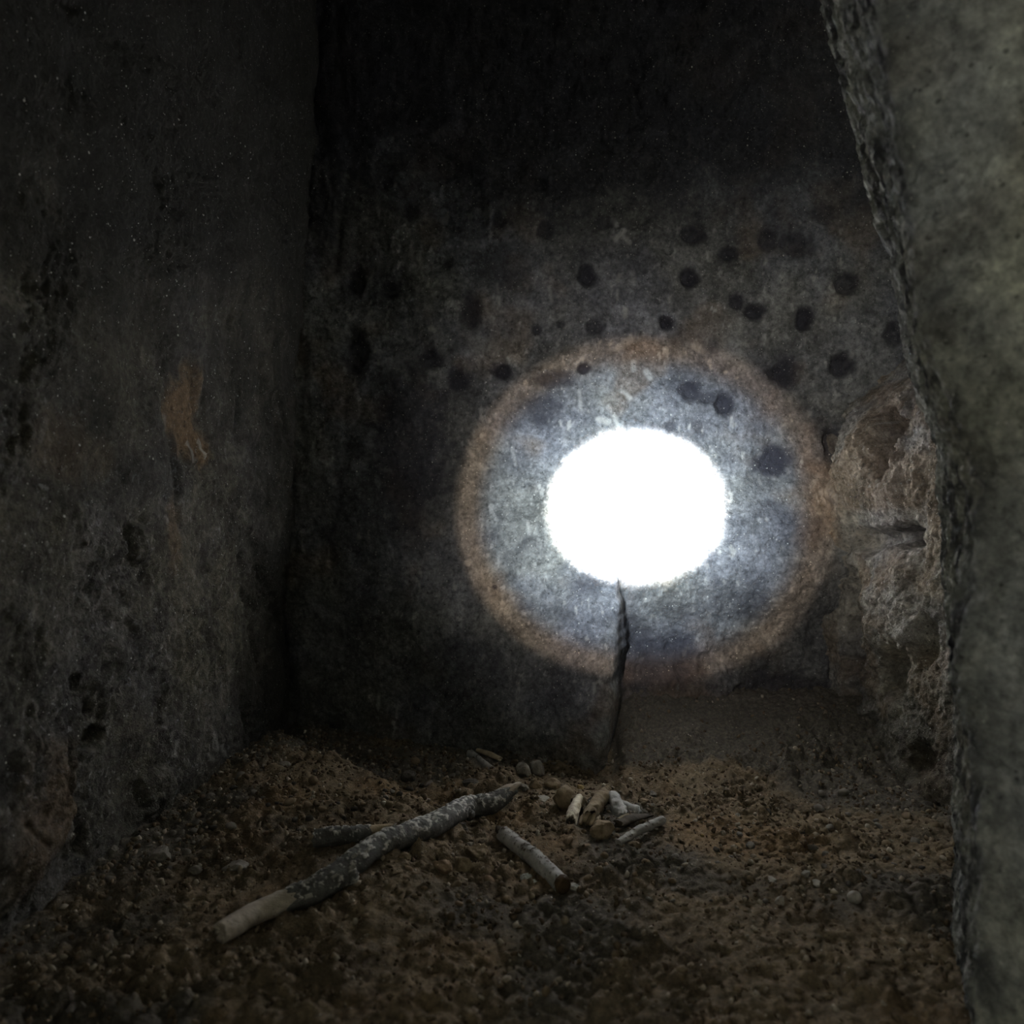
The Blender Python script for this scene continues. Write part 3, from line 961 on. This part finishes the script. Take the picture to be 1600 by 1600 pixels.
# charred flat splinter
a, b = on_floor(966, 1287, .008), on_floor(1016, 1274, .007)
base = base_of((a + b) / 2)
st7 = empty('splinter', base)
tag(st7, 'blackened flat wood splinter lying under the forked stub', 'splinter')
tube_obj('shard', W_CHAR, base, st7, path=[a, a * .5 + b * .5 + Vector((0, .004, .001)), b], radii=[.0095, .0105, .004], n=50, sides=22, rough=0.2, freq=60, seed=72, ragged=(.006, .006), squash=0.45)
tube_obj('sliver', W_CHAR, base, st7, path=[a * .4 + b * .6 + Vector((0, .012, -.003)), b + Vector((.006, .008, -.003))], radii=[.0035, .0016], n=16, sides=10, rough=0.2, freq=90, seed=73)
tube_obj('sliver', W_BROWN, base, st7, path=[a + Vector((.0, .010, .001)), a * .5 + b * .5 + Vector((-.004, .012, .003))], radii=[.0040, .0026], n=16, sides=10, rough=0.2, freq=90, seed=74)

# two thin pieces at the slab's foot
a, b = on_floor(735, 1178, .012), on_floor(769, 1203, .007)
o = tube_obj('stick', W_GREY, base_of((a + b) / 2), None, path=[a, (a + b) / 2, b], radii=[.0082, .0072, .0060], n=50, sides=22, rough=0.10, freq=60, seed=82, ragged=(.004, .003), flake=0.8)
tag(o, 'thin dark grey stick near the foot of the back wall', 'stick')
a, b = on_floor(746, 1168, .016), on_floor(782, 1186, .010)
o = tube_obj('wood_chip', W_TAN, base_of((a + b) / 2), None, path=[a, (a + b) / 2 + Vector((0, 0, .001)), b], radii=[.0052, .0072, .0062], n=40, sides=20, rough=0.12, freq=60, seed=86, ragged=(.003, .004), squash=0.6)
tag(o, 'pale tan wood chip lying over the thin dark stick', 'wood chip')


# ------------------------------------------------------------------ stones
def ico(sub):
    import bmesh
    bm = bmesh.new()
    bmesh.ops.create_icosphere(bm, subdivisions=sub, radius=1.0)
    v = np.array([x.co[:] for x in bm.verts])
    f = [tuple(q.index for q in p.verts) for p in bm.faces]
    bm.free()
    return v, f


ICO3, ICO2, ICO1 = ico(4), ico(2), ico(1)


def stone_verts(v, sx, sy, sz, seed, facets=5, rough=0.16):
    r = np.random.RandomState(int(seed * 10) % 9999)
    q = v.copy()
    for _ in range(facets):
        n = r.normal(size=3)
        n /= np.linalg.norm(n)
        h = r.uniform(0.55, 0.85)
        dd = q @ n
        q = q - np.clip(dd - h, 0, 9)[:, None] * n * 0.9
    q = q * (1 + rough * fbm(v, 1.4, 3, 0.55, seed))[:, None]
    return q * np.array((sx, sy, sz))


def stone(name, px, py, wpx, hpx, mat, label, seed, cat='stone', sink=0.30, rz=None, facets=6, rough=0.16, flat=None):
    """stone whose outline is about wpx by hpx pixels around (px,py)"""
    p = on_floor(px, py, 0.004)
    s = p.y / F
    sx = wpx * 0.5 * s
    sz = (hpx * 0.5 * s) if flat is None else flat
    sy = (sx + hpx * 0.5 * s) * 0.5 if flat is None else hpx * 0.5 * s * 2.2
    v = stone_verts(ICO3[0], sx, sy, sz, seed, facets, rough)
    o = mesh_object(name, v, ICO3[1], mat, None, True)
    z = fz(p.x, p.y)
    o.location = (p.x, p.y, z + sz * (1 - sink * 1.2))
    o.rotation_euler = (0, 0, 0 if rz is None else rz)
    tag(o, label, cat)
    return o


NAMED = [
    ('stone', 880, 1258, 40, 42, S_BROWN, 'large rounded brown stone left of the pale cream stub', 1.1, {}),
    ('stone', 942, 1303, 40, 30, S_BROWN, 'low brown stone in front of the splintered stub', 2.3, {}),
    ('stone', 819, 1210, 25, 30, S_GREY, 'upright grey brown stone in the rubble at the slab foot', 3.2, {}),
    ('stone', 840, 1208, 25, 30, S_GREY, 'grey angular stone, right one of the upright pair at the slab foot', 4.7, {}),
    ('stone', 794, 1212, 18, 13, S_PINK, 'small pinkish stone above the tip of the long branch', 5.4, {}),
    ('stone', 816, 1232, 20, 14, S_GREY, 'small stone touching the torn tip of the branch', 5.9, {}),
    ('stone', 836, 1228, 22, 18, S_BROWN, 'mid sized brown stone right of the branch tip', 6.1, {}),
    ('stone', 846, 1247, 26, 10, S_PALE, 'flat pale chip right of the branch tip', 6.6, {'flat': 0.0045}),
    ('stone', 828, 1254, 18, 16, S_BROWN, 'round brown pebble below the branch tip', 7.2, {}),
    ('stone', 865, 1227, 30, 18, S_BROWN, 'broad brown clod behind the large rounded stone', 7.8, {}),
    ('stone_chip', 908, 1232, 13, 14, S_OCHRE, 'small yellow chip above the pale cream stub', 8.3, {'cat': 'chip', 'facets': 9}),
    ('stone', 690, 1358, 33, 24, S_PINK, 'orange topped brown stone, left of the pair in the foreground', 9.1, {}),
    ('stone', 724, 1356, 33, 25, S_BROWN, 'squarish brown stone, right of the pair in the foreground', 10.2, {'facets': 9}),
    ('clod', 746, 1338, 36, 30, S_BROWN, 'crumbly brown clod behind the pair of foreground stones', 11.4, {'rough': .3}),
    ('clod', 722, 1296, 24, 18, S_DARK, 'dark clod under the middle of the long branch', 11.9, {'rough': .3}),
    ('stone', 250, 1340, 37, 26, S_GREY, 'flat grey stone on the earth near the left wall', 12.3, {}),
    ('stone', 368, 1354, 40, 16, S_GREY, 'long low grey stone between left wall and branch', 13.6, {'rz': 0.3}),
    ('stone', 306, 1360, 22, 15, S_GREY, 'small grey stone between the two flat grey ones', 14.1, {}),
    ('stone', 177, 1328, 17, 14, S_GREY, 'angular light stone at the left wall foot, farther one', 15.0, {'facets': 9}),
    ('stone', 142, 1375, 22, 13, S_GREY, 'flat light stone at the left wall foot, nearer one', 16.2, {'facets': 9}),
    ('stone', 157, 1345, 15, 11, S_GREY, 'little light stone between two others at the left wall', 16.8, {}),
    ('stone', 640, 1216, 28, 20, S_DARK, 'dark grey block in the hollow behind the earth heap', 17.3, {'facets': 9}),
    ('stone', 444, 1194, 20, 10, S_GREY, 'small grey stone at the far end of the left wall', 18.5, {}),
    ('stone', 735, 1225, 30, 14, S_DARK, 'rough dark clod behind the end of the branch', 19.1, {}),
    ('pebble', 1335, 1403, 22, 20, S_PALE, 'smooth pale oval pebble in the right foreground', 20.4, {'facets': 1, 'rough': .05, 'cat': 'pebble'}),
    ('pebble', 1019, 1242, 14, 12, S_GREY, 'small grey pebble right of the forked stub, upper one', 21.5, {'cat': 'pebble'}),
    ('pebble', 1019, 1260, 15, 13, S_GREY, 'small grey pebble right of the forked stub, lower one', 22.6, {'cat': 'pebble'}),
    ('pebble', 1006, 1251, 18, 9, S_BROWN, 'flat brown pebble between forked stub and grey pebbles', 23.1, {'cat': 'pebble'}),
    ('pebble', 1205, 1372, 15, 9, S_PALE, 'pale flat chip among pebbles in the right foreground', 24.3, {'cat': 'pebble', 'flat': .003}),
    ('pebble', 1259, 1366, 18, 15, S_GREY, 'round grey brown pebble left of the pale oval pebble', 25.4, {'cat': 'pebble'}),
    ('pebble', 1302, 1374, 12, 9, S_BROWN, 'small brown pebble above the pale oval pebble', 26.2, {'cat': 'pebble'}),
    ('pebble', 1276, 1378, 13, 9, S_PALE, 'thin light chip between two pebbles in the right foreground', 26.9, {'cat': 'pebble', 'flat': .004}),
    ('pebble', 990, 1322, 26, 16, S_BROWN, 'brown pebble touching the near end of the thin knobbly stick', 27.3, {'cat': 'pebble'}),
    ('pebble', 1008, 1350, 18, 15, S_BROWN, 'rounded brown pebble below the thin knobbly stick', 28.1, {'cat': 'pebble'}),
    ('pebble', 1153, 1272, 8, 7, S_WHITE, 'tiny white pebble on bare soil in the recess', 28.8, {'cat': 'pebble'}),
    ('pebble', 1097, 1303, 8, 6, S_OCHRE, 'tiny yellow pebble on the brown soil right of the sticks', 29.5, {'cat': 'pebble'}),
    ('pebble', 735, 1318, 12, 10, S_PALE, 'light pebble left of the grey foreground stick', 30.4, {'cat': 'pebble'}),
    ('pebble', 768, 1314, 11, 9, S_GREY, 'small grey pebble close beside the grey foreground stick', 31.7, {'cat': 'pebble'}),
    ('wood_chip', 894, 1384, 22, 9, S_PALE, 'pale chip at the rotten end of the grey stick', 32.6, {'cat': 'wood chip', 'flat': .004, 'rz': -0.4}),
    ('wood_chip', 1218, 1408, 12, 20, S_PALE, 'pale torn chip at the lower edge, right foreground', 33.2, {'cat': 'wood chip', 'facets': 9, 'rz': 0.5}),
    ('stone', 632, 1342, 20, 18, S_BROWN, 'brown stone in the soil right of the branch middle', 34.0, {}),
    ('stone', 645, 1330, 16, 11, S_DARK, 'dark pebble against the underside of the branch', 35.1, {}),
]
for (nm, px, py, w, h, mt, lb, sd_, kw) in NAMED:
    stone(nm, px, py, w, h, mt, lb, sd_, **kw)

# crumpled white scraps beside the grey stick
for k, (px, py, w, h, lb) in enumerate(((822, 1370, 16, 11, 'crumpled white scrap beside the grey stick, upper one'),
                                        (832, 1378, 12, 10, 'crumpled white scrap beside the grey stick, lower one'),
                                        (820, 1386, 6, 5, 'tiny white crumb below the white scraps'))):
    p = on_floor(px, py, 0.004)
    s = p.y / F
    v = ICO3[0] * (1 + 0.5 * fbm(ICO3[0], 2.2, 4, 0.7, 3.3 + k))[:, None] * np.array((w * .5 * s, w * .4 * s, h * .5 * s))
    o = mesh_object('scrap', v, ICO3[1], S_WHITE, None, False)
    o.location = (p.x, p.y, fz(p.x, p.y) + h * .35 * s)
    tag(o, lb, 'scrap')

# loose pebbles, each an object of its own
PEB = []
for k in range(10):
    me = bpy.data.meshes.new('pebble')
    v = stone_verts(ICO2[0], 1, random.uniform(.7, 1), random.uniform(.5, .8), 40 + k * 1.7, 5, 0.18)
    me.from_pydata([tuple(x) for x in v], [], ICO2[1])
    me.polygons.foreach_set('use_smooth', [True] * len(me.polygons))
    PEB.append(me)
PEBM = {}
for mt in (S_BROWN, S_GREY, S_DARK, S_PINK):
    PEBM[mt.name] = []
    for me in PEB:
        m2 = me.copy()
        m2.materials.append(mt)
        PEBM[mt.name].append(m2)
ZONES = [
    # count, pixel polygon box (x0,y0,x1,y1), materials, label, group
    (62, (150, 1190, 420, 1410), (S_GREY, S_GREY, S_DARK), 'in the rubble along the left wall', 'pebbles along the left wall', 'left'),
    (58, (380, 1200, 660, 1300), (S_BROWN, S_DARK, S_BROWN), 'on the earth heap behind the long branch', 'pebbles on the earth heap', 'heap'),
    (46, (600, 1190, 870, 1250), (S_DARK, S_GREY, S_BROWN), 'in the hollow at the foot of the back wall', 'pebbles at the slab foot', 'foot'),
    (56, (600, 1310, 960, 1412), (S_BROWN, S_BROWN, S_PINK), 'in the soil around the grey foreground stick', 'pebbles in the centre foreground', 'front'),
    (68, (1000, 1240, 1460, 1412), (S_BROWN, S_DARK, S_GREY), 'in the soil right of all the sticks', 'pebbles in the right foreground', 'right'),
]
taken = [(a[1], a[2], max(a[3], a[4]) * .6) for a in NAMED]
LINES = [(340, 1462, 500, 1388, 30), (500, 1388, 650, 1298, 32), (650, 1298, 800, 1234, 30), (490, 1312, 610, 1300, 22), (780, 1290, 885, 1390, 22),
         (960, 1320, 1042, 1276, 14), (900, 1240, 1000, 1285, 30), (735, 1172, 782, 1200, 14)]


def free(px, py, r):
    for (x, y, q) in taken:
        if math.hypot(px - x, (py - y) * 1.3) < q + r:
            return False
    for (x0, y0, x1, y1, w) in LINES:
        dx, dy = x1 - x0, y1 - y0
        t = max(0, min(1, ((px - x0) * dx + (py - y0) * dy) / (dx * dx + dy * dy)))
        if math.hypot(px - x0 - t * dx, py - y0 - t * dy) < w + r:
            return False
    return True


for (cnt, (x0, y0, x1, y1), mats, lb, grp, zone) in ZONES:
    made = tries = 0
    while made < cnt and tries < 4000:
        tries += 1
        px, py = random.uniform(x0, x1), random.uniform(y0, y1)
        line = 1120 + (470 - px) * 296 / 390.0        # foot of the left wall in the picture
        if zone == 'left' and not (line + 14 < py < line + 95):
            continue
        if zone == 'heap' and (py < line + 60 or py < 1205 + (px - 500) * 0.45):
            continue
        r = random.choice((4.5, 5, 5.5, 6, 7, 8, 10))
        if not free(px, py, r * 0.8):
            continue
        p = on_floor(px, py, 0.003)
        if p.y > 1.62:
            continue
        s = r * p.y / F
        mt = random.choice(mats)
        word = {'stone_brown': 'brown', 'stone_grey': 'grey', 'stone_dark': 'blackish', 'stone_pinkish': 'reddish brown'}[mt.name]
        o = bpy.data.objects.new('pebble', random.choice(PEBM[mt.name]))
        o.location = (p.x, p.y, fz(p.x, p.y) + s * 0.55)
        o.scale = (s, s, s)
        o.rotation_euler = (random.uniform(-.5, .5), random.uniform(-.5, .5), random.uniform(0, 6.28))
        COL.objects.link(o)
        tag(o, '%s %s pebble %s' % ('larger' if r >= 8 else 'tiny' if r <= 5 else 'small', word, lb), 'pebble', grp)
        taken.append((px, py, r * 0.8))
        made += 1

# fine grit: too many crumbs to count
gv, gf = ICO1
n = 30000
gx = RNG.uniform(-0.66, 0.82, n)
gy = 0.70 + RNG.rand(n) ** 0.85 * 1.05
keep = (gx > xleft(gy) + 0.01) & (gy < slab_foot(gx) + 0.02)
dens = fbm(np.stack((gx, gy, gx * 0), 1), 7, 3, 0.5, 77.0) + 0.9 * np.exp(-((gx - xleft(gy)) / 0.12) ** 2)
keep &= ~((gy > 1.43 + 0.05 * RNG.rand(n)) & (gx > 0.18) & (RNG.rand(n) < 0.85))
keep &= (RNG.rand(n) < 0.58 + 0.6 * dens)
gx, gy = gx[keep], gy[keep]
gz = floor_full(gx, gy)
size = 0.0009 + 0.0046 * RNG.rand(len(gx)) ** 2.6
V = np.zeros((len(gx), len(gv), 3))
for i in range(len(gx)):
    M = np.linalg.qr(RNG.normal(size=(3, 3)))[0]
    sc = size[i] * np.array((1, RNG.uniform(.6, 1), RNG.uniform(.4, .8)))
    V[i] = (gv * (1 + 0.42 * RNG.uniform(-1, 1, (len(gv), 1))) * sc) @ M.T
V += np.stack((gx, gy, gz + size * 0.25), 1)[:, None, :]
tris = (np.array(gf)[None] + (np.arange(len(gx)) * len(gv))[:, None, None]).reshape(-1, 3)
me = bpy.data.meshes.new('grit')
me.vertices.add(V.size // 3)
me.vertices.foreach_set('co', V.astype(np.float32).ravel())
me.loops.add(tris.size)
me.loops.foreach_set('vertex_index', tris.astype(np.int32).ravel())
me.polygons.add(len(tris))
me.polygons.foreach_set('loop_start', np.arange(0, tris.size, 3, dtype=np.int32))
me.update(calc_edges=True)
k = NT('grit_mix')
at = me.attributes.new('tone', 'FLOAT', 'POINT')
tone = np.clip(RNG.rand(len(gx)) ** 2.0 + 0.10 * np.exp(-((gx - xleft(gy)) / 0.15) ** 2), 0, 1)
at.data.foreach_set('value', np.repeat(tone, len(gv)).astype(np.float32))
me.materials.append(k.out(k.ramp(k.attr('tone'), [(0.0, (0.12, 0.088, 0.060)), (0.4, (0.22, 0.165, 0.110)), (0.75, (0.29, 0.24, 0.185)), (0.97, (0.48, 0.42, 0.34))]), 0.95, 0.15))
grit = bpy.data.objects.new('grit', me)
COL.objects.link(grit)
grit.parent = floor
tag(grit, 'fine crumbly grit strewn over the earth floor', kind='stuff')
